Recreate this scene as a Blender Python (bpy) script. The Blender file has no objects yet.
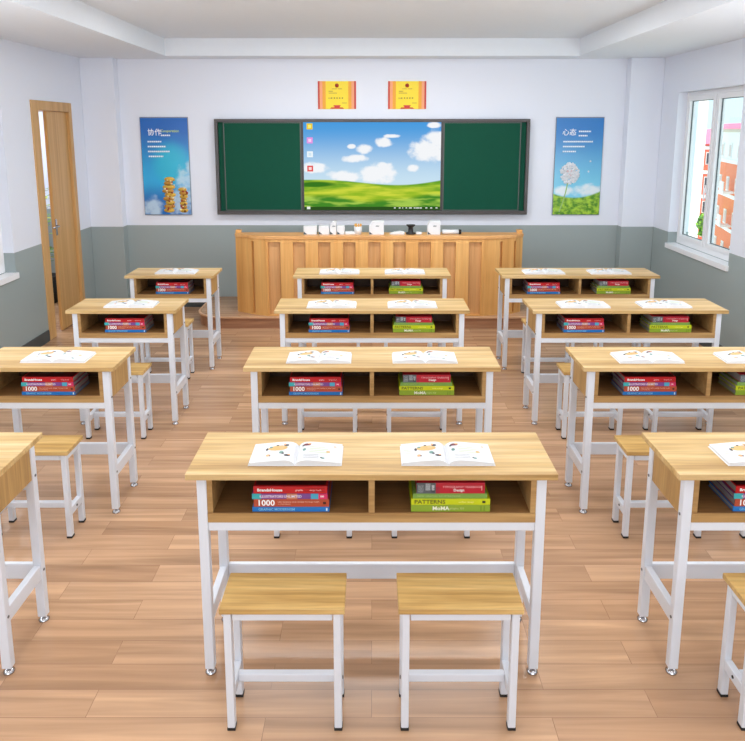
import bpy, bmesh, math, random
from mathutils import Vector, Matrix
random.seed(7)
PI = math.pi
scn = bpy.context.scene
C = scn.collection

# ------------------------------------------------------------------ camera
cam_d = bpy.data.cameras.new('camera')
cam_d.sensor_fit = 'HORIZONTAL'; cam_d.sensor_width = 36.0
cam_d.lens = 36.0 * 683.5 / 745.0
cam_d.shift_y = (250.09 - 370.5) / 745.0
cam_d.clip_start = 0.05; cam_d.clip_end = 500
cam = bpy.data.objects.new('camera', cam_d); C.objects.link(cam)
cam.location = (0.003, 0, 1.859)
cam.rotation_euler = (PI / 2 - 0.1735, 0, 0)
scn.camera = cam

# ------------------------------------------------------------------ world, sun, lamps, exposure
w = bpy.data.worlds.new('sky'); scn.world = w; w.use_nodes = True
bg = w.node_tree.nodes['Background']
bg.inputs['Color'].default_value = (0.74, 0.93, 1.0, 1); bg.inputs['Strength'].default_value = 1.25

def light(name, kind, loc, rot, energy, color=(1, 1, 1), size=None, size_y=None, angle=None):
    d = bpy.data.lights.new(name, kind); d.energy = energy; d.color = color
    if kind == 'AREA':
        d.shape = 'RECTANGLE'; d.size = size; d.size_y = size_y
    if angle: d.angle = angle
    o = bpy.data.objects.new(name, d); C.objects.link(o)
    o.location = loc; o.rotation_euler = rot
    return o

light('sun', 'SUN', (0, -20, 30), (math.radians(26), 0, 0), 5.5, (1, .97, .92), angle=.02)
# fill light under added, unseen ceiling panels (the panels are built below)
ADDED_PANELS = [(x, y) for y in (-1.2, 0.9, 3.0) for x in (-1.15, 1.15)]
for (x, y) in ADDED_PANELS:
    light('panel_fill', 'AREA', (x, y, 2.69), (0, 0, 0), {-1.2: 9, 0.9: 8, 3.0: 18}[y], (.97, .985, 1), .56, 1.15)
# added unseen lamp that brightens the wall with the chalkboard
light('board_fill', 'AREA', (0, 5.3, 2.715), (0, 0, 0), 46, (.96, .98, 1), 2.6, .3)
# added fill lamps before windowless stretches of rear and side walls, imitating daylight
light('rear_fill', 'AREA', (0, -4.7, 1.6), (math.radians(99), 0, 0), 112, (.90, .95, 1), 5.0, 1.6)
light('right_fill', 'AREA', (2.82, 2.6, 1.5), (0, math.radians(116), 0), 60, (.92, .96, 1), 1.4, 3.6)
light('left_fill', 'AREA', (-2.82, 2.2, 1.45), (0, math.radians(-116), 0), 60, (.92, .96, 1), 1.3, 3.4)
light('corridor_fill', 'AREA', (-3.65, 6.8, 2.5), (0, 0, 0), 34, (1, 1, 1), .5, 2.5)  # added unseen lamp that brightens the corridor behind the door gap
vs = scn.view_settings
vs.view_transform = 'Standard'; vs.look = 'None'; vs.gamma = 1; vs.use_curve_mapping = False
vs.exposure = 0.0

# ------------------------------------------------------------------ materials
def lin(r, g, b):
    f = lambda c: (c / 255) / 12.92 if c / 255 <= .04045 else ((c / 255 + .055) / 1.055) ** 2.4
    return (f(r), f(g), f(b), 1)

def newmat(name):
    m = bpy.data.materials.new(name); m.use_nodes = True
    nt = m.node_tree; return m, nt, nt.nodes['Principled BSDF']

_pc = {}
def plain(name, col, rough=.5, metal=0, noise=.0, spec=.5):
    if name in _pc: return _pc[name]
    m, nt, b = newmat(name)
    b.inputs['Roughness'].default_value = rough; b.inputs['Metallic'].default_value = metal
    b.inputs['Specular IOR Level'].default_value = spec
    c = lin(*col)
    t = nt.nodes.new('ShaderNodeTexCoord'); n = nt.nodes.new('ShaderNodeTexNoise'); n.inputs['Scale'].default_value = 18
    n.inputs['Detail'].default_value = 3
    mx = nt.nodes.new('ShaderNodeMix'); mx.data_type = 'RGBA'
    k = 1 - max(noise, .03)
    mx.inputs['A'].default_value = c; mx.inputs['B'].default_value = (c[0] * k, c[1] * k, c[2] * k, 1)
    nt.links.new(t.outputs['Object'], n.inputs['Vector']); nt.links.new(n.outputs['Fac'], mx.inputs['Factor'])
    nt.links.new(mx.outputs['Result'], b.inputs['Base Color'])
    _pc[name] = m
    return m

def wood(name, cols, scale, rough=.45, fine=.18, coords='Object', stripe=None):
    """grain stretched along the axis with the small scale"""
    m, nt, b = newmat(name); L = nt.links.new
    t = nt.nodes.new('ShaderNodeTexCoord'); mp = nt.nodes.new('ShaderNodeMapping')
    mp.inputs['Scale'].default_value = scale
    L(t.outputs[coords], mp.inputs['Vector'])
    n = nt.nodes.new('ShaderNodeTexNoise'); n.inputs['Scale'].default_value = 1; n.inputs['Detail'].default_value = 4
    n.inputs['Roughness'].default_value = .55; n.inputs['Distortion'].default_value = .25
    L(mp.outputs[0], n.inputs['Vector'])
    r = nt.nodes.new('ShaderNodeValToRGB'); e = r.color_ramp.elements
    pos = [.3, .5, .7] if len(cols) == 3 else [.28, .43, .56, .72]
    e[0].position = pos[0]; e[0].color = lin(*cols[0]); e[1].position = pos[-1]; e[1].color = lin(*cols[-1])
    for p, c in zip(pos[1:-1], cols[1:-1]):
        q = e.new(p); q.color = lin(*c)
    L(n.outputs['Fac'], r.inputs['Fac'])
    mp2 = nt.nodes.new('ShaderNodeMapping'); mp2.inputs['Scale'].default_value = [s * 5 for s in scale]
    L(t.outputs[coords], mp2.inputs['Vector'])
    n2 = nt.nodes.new('ShaderNodeTexNoise'); n2.inputs['Scale'].default_value = 1; n2.inputs['Detail'].default_value = 3
    L(mp2.outputs[0], n2.inputs['Vector'])
    mx = nt.nodes.new('ShaderNodeMix'); mx.data_type = 'RGBA'; mx.blend_type = 'MULTIPLY'
    mx.inputs['Factor'].default_value = 1
    r2 = nt.nodes.new('ShaderNodeValToRGB'); r2.color_ramp.elements[0].position = .3; r2.color_ramp.elements[1].position = .65
    k = 1 - fine; r2.color_ramp.elements[0].color = (k, k, k, 1); r2.color_ramp.elements[1].color = (1, 1, 1, 1)
    L(n2.outputs['Fac'], r2.inputs['Fac'])
    L(r.outputs[0], mx.inputs['A']); L(r2.outputs[0], mx.inputs['B']); L(mx.outputs['Result'], b.inputs['Base Color'])
    b.inputs['Roughness'].default_value = rough
    return m

DESK = [(178, 140, 84), (200, 163, 104), (212, 178, 120), (230, 200, 148)]
SEAT = [(178, 136, 72), (206, 165, 98), (220, 182, 114), (234, 200, 138)]
M_top = wood('desk_top_wood', DESK, (.9, 19, 19), fine=.24)
M_seat = wood('stool_seat_wood', SEAT, (1.4, 24, 24), fine=.22)
M_edge = plain('wood_edge_band', (186, 148, 92), .5, noise=.12)
M_side = wood('desk_side_wood', [(170, 130, 76), (190, 150, 92), (205, 166, 106)], (30, 30, 1.5))
M_box = wood('desk_shelf_wood', [(160, 122, 72), (184, 144, 90), (198, 160, 104)], (1.2, 24, 24))
M_podium = wood('podium_wood', [(214, 154, 84), (228, 170, 98), (236, 184, 112)], (16, 16, .7), .4, .1)
M_counter = wood('lit_counter_wood', [(214, 154, 92), (230, 172, 108), (240, 188, 124)], (.8, 16, 16), .4, .1)  # light falling on the counter put into slightly paler tones
M_podium2 = wood('podium_recess_wood', [(196, 140, 84), (212, 158, 100), (222, 170, 114)], (18, 18, .7), .45, .12)
M_door = wood('door_wood', [(196, 148, 88), (210, 164, 104), (220, 176, 118)], (20, 20, .6), .42, .08)
M_steel = plain('white_powder_coat', (224, 229, 237), .35)
M_back = wood('shaded_back_wood', [(70, 46, 24), (84, 56, 30), (96, 66, 36)], (1.2, 24, 24))  # shade inside the shelf put into the back panel's dark colour
M_inner = wood('shaded_shelf_wood', [(124, 86, 48), (144, 104, 60), (158, 116, 70)], (1.2, 24, 24))  # darker copy of the shelf wood, holding the shade of the interior
M_riser = wood('shaded_riser_wood', [(158, 110, 80), (176, 126, 92), (188, 140, 104)], (1.2, 24, 24))  # the riser's weaker light put into a darker wood tone
M_nose = wood('nosing_highlight_wood', [(206, 158, 118), (218, 172, 132), (226, 182, 142)], (1.2, 24, 24))  # highlight along the step edge put into lighter wood colours
M_chrome = plain('chrome', (200, 200, 204), .15, 1)
M_black = plain('black_rubber', (22, 22, 24), .6)
M_page = plain('paper', (218, 220, 223), .8)
M_frame = plain('board_frame_metal', (78, 74, 74), .35, .2)
M_green = plain('green_board', (12, 80, 60), .6, noise=.08, spec=.15)
M_white = plain('white_plastic', (224, 227, 230), .45)
M_winframe = plain('window_pvc', (244, 245, 248), .3)

def floor_mat(name, dark=False):
    m, nt, b = newmat(name); L = nt.links.new
    g = nt.nodes.new('ShaderNodeNewGeometry')
    br = nt.nodes.new('ShaderNodeTexBrick')
    br.offset = .37; br.offset_frequency = 2; br.squash = 1
    br.inputs['Color1'].default_value = lin(200, 162, 128); br.inputs['Color2'].default_value = lin(178, 140, 108)
    br.inputs['Mortar'].default_value = lin(158, 122, 96)
    br.inputs['Scale'].default_value = 1; br.inputs['Mortar Size'].default_value = .0012
    br.inputs['Mortar Smooth'].default_value = .3
    br.inputs['Brick Width'].default_value = .92; br.inputs['Row Height'].default_value = .112
    L(g.outputs['Position'], br.inputs['Vector'])
    mp = nt.nodes.new('ShaderNodeMapping'); mp.inputs['Scale'].default_value = (1.1, 21, 21)
    L(g.outputs['Position'], mp.inputs['Vector'])
    # shift the grain from plank to plank by the plank's own tone
    sh = nt.nodes.new('ShaderNodeVectorMath'); sh.operation = 'MULTIPLY_ADD'
    sh.inputs[1].default_value = (40, 0, 23)
    L(br.outputs['Color'], sh.inputs[0]); L(mp.outputs[0], sh.inputs[2])
    n = nt.nodes.new('ShaderNodeTexNoise'); n.inputs['Scale'].default_value = 1; n.inputs['Detail'].default_value = 5
    n.inputs['Distortion'].default_value = .5
    L(sh.outputs[0], n.inputs['Vector'])
    r = nt.nodes.new('ShaderNodeValToRGB'); e = r.color_ramp.elements
    e[0].position = .30; e[0].color = (.72, .68, .64, 1); e[1].position = .70; e[1].color = (1.22, 1.20, 1.17, 1)
    L(n.outputs['Fac'], r.inputs['Fac'])
    mx = nt.nodes.new('ShaderNodeMix'); mx.data_type = 'RGBA'; mx.blend_type = 'MULTIPLY'; mx.inputs['Factor'].default_value = 1
    L(br.outputs['Color'], mx.inputs['A']); L(r.outputs[0], mx.inputs['B'])
    L(mx.outputs['Result'], b.inputs['Base Color'])
    b.inputs['Roughness'].default_value = .24
    return m
M_floor = floor_mat('laminate_floor')

def wall_mat():
    m, nt, b = newmat('two_tone_wall_paint'); L = nt.links.new
    g = nt.nodes.new('ShaderNodeNewGeometry'); s = nt.nodes.new('ShaderNodeSeparateXYZ')
    L(g.outputs['Position'], s.inputs[0])
    gt = nt.nodes.new('ShaderNodeMath'); gt.operation = 'GREATER_THAN'; gt.inputs[1].default_value = .88
    L(s.outputs['Z'], gt.inputs[0])
    mx = nt.nodes.new('ShaderNodeMix'); mx.data_type = 'RGBA'
    mx.inputs['A'].default_value = lin(158, 170, 170); mx.inputs['B'].default_value = lin(236, 241, 252)
    L(gt.outputs[0], mx.inputs['Factor']); L(mx.outputs['Result'], b.inputs['Base Color'])
    b.inputs['Roughness'].default_value = .5
    return m
M_wall = wall_mat()
M_ceil = plain('ceiling_paint', (242, 248, 255), .7)
M_base = plain('baseboard_dark', (70, 76, 78), .5)

def glass_mat():
    m = bpy.data.materials.new('window_glass'); m.use_nodes = True; nt = m.node_tree; nt.nodes.clear()
    o = nt.nodes.new('ShaderNodeOutputMaterial'); t = nt.nodes.new('ShaderNodeBsdfTransparent')
    t.inputs[0].default_value = (.97, .99, .99, 1)
    g = nt.nodes.new('ShaderNodeBsdfGlossy'); g.inputs['Roughness'].default_value = .02
    x = nt.nodes.new('ShaderNodeMixShader'); x.inputs[0].default_value = .05
    nt.links.new(t.outputs[0], x.inputs[1]); nt.links.new(g.outputs[0], x.inputs[2]); nt.links.new(x.outputs[0], o.inputs[0])
    return m
M_glass = glass_mat()

def emit(name, col, s=1.0):
    if name in _pc: return _pc[name]
    m = bpy.data.materials.new(name); m.use_nodes = True; nt = m.node_tree; nt.nodes.clear()
    o = nt.nodes.new('ShaderNodeOutputMaterial'); e = nt.nodes.new('ShaderNodeEmission')
    e.inputs[0].default_value = lin(*col); e.inputs[1].default_value = s
    nt.links.new(e.outputs[0], o.inputs[0]); _pc[name] = m
    return m

# small expression builder for procedural pictures
class V:
    nt = None
    def __init__(s, k): s.k = k
    @staticmethod
    def m(op, *a):
        n = V.nt.nodes.new('ShaderNodeMath'); n.operation = op
        for i, x in enumerate(a):
            x = x.k if isinstance(x, V) else x
            if isinstance(x, (int, float)): n.inputs[i].default_value = x
            else: V.nt.links.new(x, n.inputs[i])
        return V(n.outputs[0])
    def __add__(s, o): return V.m('ADD', s, o)
    __radd__ = __add__
    def __sub__(s, o): return V.m('SUBTRACT', s, o)
    def __rsub__(s, o): return V.m('SUBTRACT', o, s)
    def __mul__(s, o): return V.m('MULTIPLY', s, o)
    __rmul__ = __mul__
def vmax(a, b): return V.m('MAXIMUM', a, b)
def vsin(a): return V.m('SINE', a)
def sstep(x, a, b):
    n = V.nt.nodes.new('ShaderNodeMapRange'); n.interpolation_type = 'SMOOTHSTEP'
    V.nt.links.new(x.k, n.inputs['Value']); n.inputs['From Min'].default_value = a; n.inputs['From Max'].default_value = b
    return V(n.outputs['Result'])
def cmix(f, a, b):
    n = V.nt.nodes.new('ShaderNodeMix'); n.data_type = 'RGBA'
    V.nt.links.new(f.k, n.inputs['Factor'])
    for k, x in (('A', a), ('B', b)):
        if isinstance(x, tuple): n.inputs[k].default_value = x
        else: V.nt.links.new(x, n.inputs[k])
    return n.outputs['Result']
def vnoise(vec, sx, sy, detail=3, off=0.0):
    mp = V.nt.nodes.new('ShaderNodeMapping'); mp.inputs['Scale'].default_value = (sx, 0, sy); mp.inputs['Location'].default_value = (off, off, off)
    V.nt.links.new(vec, mp.inputs['Vector'])
    n = V.nt.nodes.new('ShaderNodeTexNoise'); n.inputs['Scale'].default_value = 1; n.inputs['Detail'].default_value = detail
    V.nt.links.new(mp.outputs[0], n.inputs['Vector']); return V(n.outputs['Fac'])
def blob(x, z, cx, cz, rx, rz):
    dx = (x - cx) * (1 / rx); dz = (z - cz) * (1 / rz)
    return 1.0 - (dx * dx + dz * dz)

def picture_nodes(nt):
    V.nt = nt
    t = nt.nodes.new('ShaderNodeTexCoord'); s = nt.nodes.new('ShaderNodeSeparateXYZ')
    nt.links.new(t.outputs['Object'], s.inputs[0])
    return t.outputs['Object'], V(s.outputs['X']), V(s.outputs['Z'])

def screen_mat():
    m = bpy.data.materials.new('screen_picture'); m.use_nodes = True; nt = m.node_tree; nt.nodes.clear()
    vec, x, z = picture_nodes(nt)          # screen centred: x -.70...70, z -.453...453
    u = x * (1 / .70); v = z * (1 / .453)
    sky = cmix(sstep(v, -.45, 1.0), lin(206, 232, 248), lin(78, 160, 228))
    nz = vnoise(vec, 9, 12, 4) - .5
    cl = blob(u, v, .86, .36, .34, .30)
    for a in ((.98, .58, .25, .28), (.60, -.04, .10, .10), (.17, .55, .14, .12), (.28, .68, .13, .05), (-.12, .40, .13, .13),
              (-.24, .18, .20, .10), (-.30, .45, .07, .06), (.10, -.16, .30, .26), (.14, .02, .10, .10), (-.85, -.02, .22, .14), (-.40, -.22, .30, .14), (.90, .92, .12, .07)):
        cl = vmax(cl, blob(u, v, *a))
    cloud = sstep(cl + nz * 2.2, -.1, .75)
    col = cmix(cloud, sky, lin(250, 252, 255))
    # rolling meadow
    h1 = -.36 + vsin(u * 3.0 + .2) * -.05 + u * u * .06
    g = vnoise(vec, 3.5, 22, 3, 3.1)
    gr = cmix(sstep(g, .35, .65), lin(92, 158, 40), lin(176, 206, 62))
    f1 = sstep(h1 - v, 0, .03)
    col = cmix(f1, col, gr)
    h2 = -.48 + vsin(u * 2.2 - 1.6) * -.09
    bright = cmix(sstep(g, .3, .7), lin(150, 190, 44), lin(216, 224, 70))
    col = cmix(sstep(h2 - v, -.03, .10) * f1, col, bright)
    h3 = -.70 + vsin(u * 3.4 + 1.5) * -.07 + vsin(u * 9) * .02
    g3 = cmix(sstep(g, .4, .62), lin(70, 140, 44), lin(170, 208, 84))
    col = cmix(sstep(h3 - v, -.05, .08), col, g3)
    bl = blob(u, v, -.82, -.40, .34, .08)
    col = cmix(sstep(bl, 0, .8) * f1, col, lin(58, 122, 34))
    col = cmix(sstep(-.905 - v, 0, .01), col, lin(48, 84, 34))
    e = nt.nodes.new('ShaderNodeEmission'); o = nt.nodes.new('ShaderNodeOutputMaterial')
    nt.links.new(col, e.inputs[0]); e.inputs[1].default_value = .95
    nt.links.new(e.outputs[0], o.inputs[0])
    return m

def poster_mat(kind):
    m, nt, b = newmat('poster_print_' + kind)
    vec, x, z = picture_nodes(nt)          # x -.24...24, z -.50...50
    if kind == 'teamwork':
        col = cmix(sstep(z, -.15, .42), lin(44, 176, 232), lin(26, 104, 192))
        gl = blob(x, z, .06, .02, .24, .28)
        col = cmix(sstep(gl, 0, 1.0), col, lin(36, 188, 222))
        col = cmix(sstep(-.12 - z, 0, .25), col, lin(36, 112, 190))
        nz = vnoise(vec, 12, 14, 4) - .5
        cl = blob(x, z, .20, -.14, .13, .16)
        for a in ((.16, -.36, .20, .20), (-.16, -.42, .14, .14), (.24, -.02, .05, .10)): cl = vmax(cl, blob(x, z, *a))
        col = cmix(sstep(cl + nz * 2.0, .0, 1.1) * .8, col, lin(206, 230, 244))
    else:
        col = cmix(sstep(z, -.30, .42), lin(130, 214, 242), lin(52, 130, 204))
        nz = vnoise(vec, 10, 14, 4) - .5
        cl = vmax(blob(x, z, .12, -.24, .20, .08), blob(x, z, -.14, -.25, .14, .06))
        col = cmix(sstep(cl + nz * 2.2, 0, 1.0), col, lin(232, 244, 250))
        g = vnoise(vec, 20, 24, 4, 2)
        gr = cmix(sstep(g, .35, .65), lin(74, 140, 28), lin(176, 216, 64))
        gr2 = cmix(sstep(-.36 - z, 0, .12), gr, lin(66, 128, 40))
        hh = -.31 + x * x * .9 + x * .05
        col = cmix(sstep(hh - z, 0, .02), col, gr)
    nt.links.new(col, b.inputs['Base Color'])
    b.inputs['Roughness'].default_value = .25
    return m

# ------------------------------------------------------------------ geometry helpers
class MB:
    def __init__(s): s.bm = bmesh.new(); s.mats = []
    def mi(s, m):
        if m not in s.mats: s.mats.append(m)
        return s.mats.index(m)
    def _add(s, t, m):
        i = s.mi(m)
        vs = [s.bm.verts.new(v.co) for v in t.verts]
        t.verts.index_update()
        for f in t.faces:
            try:
                g = s.bm.faces.new([vs[v.index] for v in f.verts]); g.material_index = i; g.smooth = f.smooth
            except ValueError: pass
        t.free()
    def box(s, x0, x1, y0, y1, z0, z1, m, bev=0, rot=None, piv=None, taper=None):
        t = bmesh.new(); bmesh.ops.create_cube(t, size=1)
        for v in t.verts:
            v.co = Vector(((x0 + x1) / 2 + v.co.x * (x1 - x0), (y0 + y1) / 2 + v.co.y * (y1 - y0), (z0 + z1) / 2 + v.co.z * (z1 - z0)))
        if bev: bmesh.ops.bevel(t, geom=t.edges[:], offset=bev, segments=2, affect='EDGES', profile=.5)
        if rot is not None:
            p = Vector(piv if piv else ((x0 + x1) / 2, (y0 + y1) / 2, (z0 + z1) / 2))
            bmesh.ops.transform(t, matrix=Matrix.Translation(p) @ rot @ Matrix.Translation(-p), verts=t.verts)
        s._add(t, m); return s
    def lathe(s, cx, cy, prof, m, n=20, rot=None, piv=(0, 0, 0)):
        """prof: list of (r, z)"""
        t = bmesh.new(); rings = []
        for r, z in prof:
            if r <= 1e-6: rings.append([t.verts.new((cx, cy, z))])
            else: rings.append([t.verts.new((cx + r * math.cos(2 * PI * k / n), cy + r * math.sin(2 * PI * k / n), z)) for k in range(n)])
        for a, b in zip(rings, rings[1:]):
            for k in range(n):
                k2 = (k + 1) % n
                if len(a) == 1 and len(b) == 1: continue
                if len(a) == 1: f = t.faces.new((a[0], b[k2], b[k]))
                elif len(b) == 1: f = t.faces.new((a[k], a[k2], b[0]))
                else: f = t.faces.new((a[k], a[k2], b[k2], b[k]))
                f.smooth = True
        bmesh.ops.recalc_face_normals(t, faces=t.faces)
        if rot is not None:
            p = Vector(piv); bmesh.ops.transform(t, matrix=Matrix.Translation(p) @ rot @ Matrix.Translation(-p), verts=t.verts)
        s._add(t, m); return s
    def prism(s, pts, z0, z1, m, bev=0, axis='z'):
        """closed polygon pts extruded; axis z: pts are (x,y); axis y: pts are (x,z) extruded over y; axis x: pts (y,z)"""
        t = bmesh.new()
        mk = {'z': lambda a, b, c: (a, b, c), 'y': lambda a, b, c: (a, c, b), 'x': lambda a, b, c: (c, a, b)}[axis]
        lo = [t.verts.new(mk(a, b, z0)) for a, b in pts]; hi = [t.verts.new(mk(a, b, z1)) for a, b in pts]
        t.faces.new(lo[::-1]); t.faces.new(hi)
        for k in range(len(pts)):
            k2 = (k + 1) % len(pts); t.faces.new((lo[k], lo[k2], hi[k2], hi[k]))
        bmesh.ops.recalc_face_normals(t, faces=t.faces)
        if bev: bmesh.ops.bevel(t, geom=t.edges[:], offset=bev, segments=2, affect='EDGES', profile=.5)
        s._add(t, m); return s
    def quad(s, a, b, c, d, m):
        i = s.mi(m); f = s.bm.faces.new([s.bm.verts.new(p) for p in (a, b, c, d)]); f.material_index = i; return s
    def tube(s, pts, r, m, n=8):
        t = bmesh.new(); rings = []
        pts = [Vector(p) for p in pts]
        for i, p in enumerate(pts):
            d = (pts[min(i + 1, len(pts) - 1)] - pts[max(i - 1, 0)]).normalized()
            a = d.cross(Vector((0, 0, 1)) if abs(d.z) < .9 else Vector((1, 0, 0))).normalized(); b = d.cross(a)
            rr = r[i] if isinstance(r, (list, tuple)) else r
            rings.append([t.verts.new(p + a * rr * math.cos(2 * PI * k / n) + b * rr * math.sin(2 * PI * k / n)) for k in range(n)])
        for a, b in zip(rings, rings[1:]):
            for k in range(n):
                f = t.faces.new((a[k], a[(k + 1) % n], b[(k + 1) % n], b[k])); f.smooth = True
        t.faces.new(rings[0]); t.faces.new(rings[-1][::-1])
        bmesh.ops.recalc_face_normals(t, faces=t.faces)
        s._add(t, m); return s
    def build(s, name, parent=None, loc=None):
        me = bpy.data.meshes.new(name); s.bm.to_mesh(me); s.bm.free()
        for m in s.mats: me.materials.append(m)
        o = bpy.data.objects.new(name, me); C.objects.link(o)
        if parent: o.parent = parent
        if loc: o.location = loc
        return o

def thing(name, label, cat, loc=(0, 0, 0), rz=0, group=None):
    o = bpy.data.objects.new(name, None); C.objects.link(o); o.location = loc; o.rotation_euler = (0, 0, rz)
    o.empty_display_size = .1
    return tag(o, label, cat, group)
def tag(o, label, cat, group=None):
    o['label'] = label; o['category'] = cat
    if group: o['group'] = group
    return o
def struct(o):
    o['kind'] = 'structure'; return o
def copy_tree(o, parent=None):
    c = o.copy(); C.objects.link(c)
    if parent: c.parent = parent
    for ch in list(o.children): copy_tree(ch, c)
    return c

def text_mesh(name, body, size, m, parent=None, loc=(0, 0, 0), rot=(PI / 2, 0, 0), align='LEFT', sx=1, depth=0, offset=0):
    cu = bpy.data.curves.new('lettering_curve', 'FONT'); cu.body = body; cu.size = size; cu.align_x = align; cu.align_y = 'CENTER'
    cu.resolution_u = 2; cu.extrude = depth; cu.offset = offset
    t = bpy.data.objects.new('lettering_tmp', cu); C.objects.link(t)
    dg = bpy.context.evaluated_depsgraph_get(); dg.update()
    me = bpy.data.meshes.new_from_object(t.evaluated_get(dg))
    bpy.data.objects.remove(t); bpy.data.curves.remove(cu)
    me.name = name; me.materials.clear(); me.materials.append(m)
    o = bpy.data.objects.new(name, me); C.objects.link(o)
    if parent: o.parent = parent
    o.location = loc; o.rotation_euler = rot; o.scale = (sx, 1, 1)
    return o

# ================================================================== THE ROOM
XL, XR, YB, YF, ZC, ZT = -2.9, 2.9, 7.1, -5.0, 2.567, 2.73
WT = .2
fl = MB(); fl.box(XL - 1.6, XR + WT, YF - WT, YB + WT + 1.6, -.1, 0, M_floor); struct(fl.build('floor'))

cb = MB()   # soffit band round a raised tray
cb.box(XL - WT, -2.0, YF - WT, YB + WT, ZC, ZC + .35, M_ceil)
cb.box(2.0, XR + WT, YF - WT, YB + WT, ZC, ZC + .35, M_ceil)
cb.box(-2.0, 2.0, 6.82, YB + WT, ZC, ZC + .35, M_ceil)
cb.box(-2.0, 2.0, YF - WT, -4.4, ZC, ZC + .35, M_ceil)
cb.box(-2.0, 2.0, -4.4, 6.82, ZT, ZT + .187, M_ceil)
struct(cb.build('ceiling'))

def wall_with_openings(name, x0, x1, y0, y1, openings, zt=ZC):
    """wall along y with openings (ya, yb, za, zb)"""
    b = MB(); y = y0
    for (ya, yb, za, zb) in sorted(openings):
        b.box(x0, x1, y, ya, 0, zt, M_wall)
        if za > 0: b.box(x0, x1, ya, yb, 0, za, M_wall)
        b.box(x0, x1, ya, yb, zb, zt, M_wall)
        y = yb
    b.box(x0, x1, y, y1, 0, zt, M_wall)
    return struct(b.build(name))
WR = (5.463, 6.625, .755, 2.213)      # right window opening
WL = (3.95, 5.45, .70, 2.05)          # left window opening
DR = (6.03, 6.66, 0, 2.06)            # door opening
wall_with_openings('wall_right', XR, XR + WT, YF, YB, [WR])
wall_with_openings('wall_left', XL - WT, XL, YF, YB, [WL, DR])
b = MB(); b.box(XL - WT, XR + WT, YB, YB + WT, 0, ZC, M_wall); struct(b.build('wall_back'))
b = MB(); b.box(XL - WT, XR + WT, YF - WT, YF, 0, ZC, M_wall); struct(b.build('wall_front'))
# corner columns
b = MB(); b.box(XL, -2.567, 6.98, YB, 0, ZC, M_wall, .006); struct(b.build('trim_1'))
b = MB(); b.box(2.567, XR, 6.98, YB, 0, ZC, M_wall, .006); struct(b.build('trim_2'))
# baseboards
b = MB(); b.box(-2.567, 2.567, YB - .012, YB, 0, .10, M_base); struct(b.build('baseboard_back'))
b = MB(); b.box(XL, XL + .012, YF, 5.90, 0, .10, M_base); b.box(XL, XL + .012, 6.74, 6.98, 0, .10, M_base)
b.box(XL, -2.567, 6.968, 6.98, 0, .10, M_base); struct(b.build('baseboard_left'))
b = MB(); b.box(XR - .012, XR, YF, 6.968, 0, .10, M_base); b.box(2.567, XR, 6.968, 6.98, 0, .10, M_base); struct(b.build('baseboard_right'))

# raised platform with rounded front corners
def plat_pts(x0, x1, y0, y1, r, n=10):
    p = [(x1, y1), (x0, y1)]
    p += [(x0 + r - r * math.cos(a), y0 + r - r * math.sin(a)) for a in [PI / 2 * k / n for k in range(n + 1)]]
    p += [(x1 - r + r * math.sin(a), y0 + r - r * math.cos(a)) for a in [PI / 2 * k / n for k in range(n + 1)]]
    return p
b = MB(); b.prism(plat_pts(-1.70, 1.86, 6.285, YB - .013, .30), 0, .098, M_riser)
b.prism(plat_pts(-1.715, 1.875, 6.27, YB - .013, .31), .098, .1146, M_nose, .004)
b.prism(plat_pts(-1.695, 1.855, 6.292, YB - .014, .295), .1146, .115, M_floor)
struct(b.build('stage_platform'))

# corridor beyond the door
b = MB(); b.box(-4.30, -4.20, 4.5, 9.0, 0, ZC, M_wall); b.box(-4.2, XL - WT, 8.6, 8.7, 0, ZC, M_wall)
b.box(-4.2, XL - WT, 4.5, 4.6, 0, ZC, M_wall); b.box(XL - WT - .1, XL - WT, YB + WT, 8.6, 0, ZC, M_wall)
struct(b.build('wall_corridor'))
b = MB(); b.box(-4.30, XL - WT, 4.5, 8.7, ZC, ZC + .1, M_ceil); struct(b.build('ceiling_corridor'))

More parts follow.
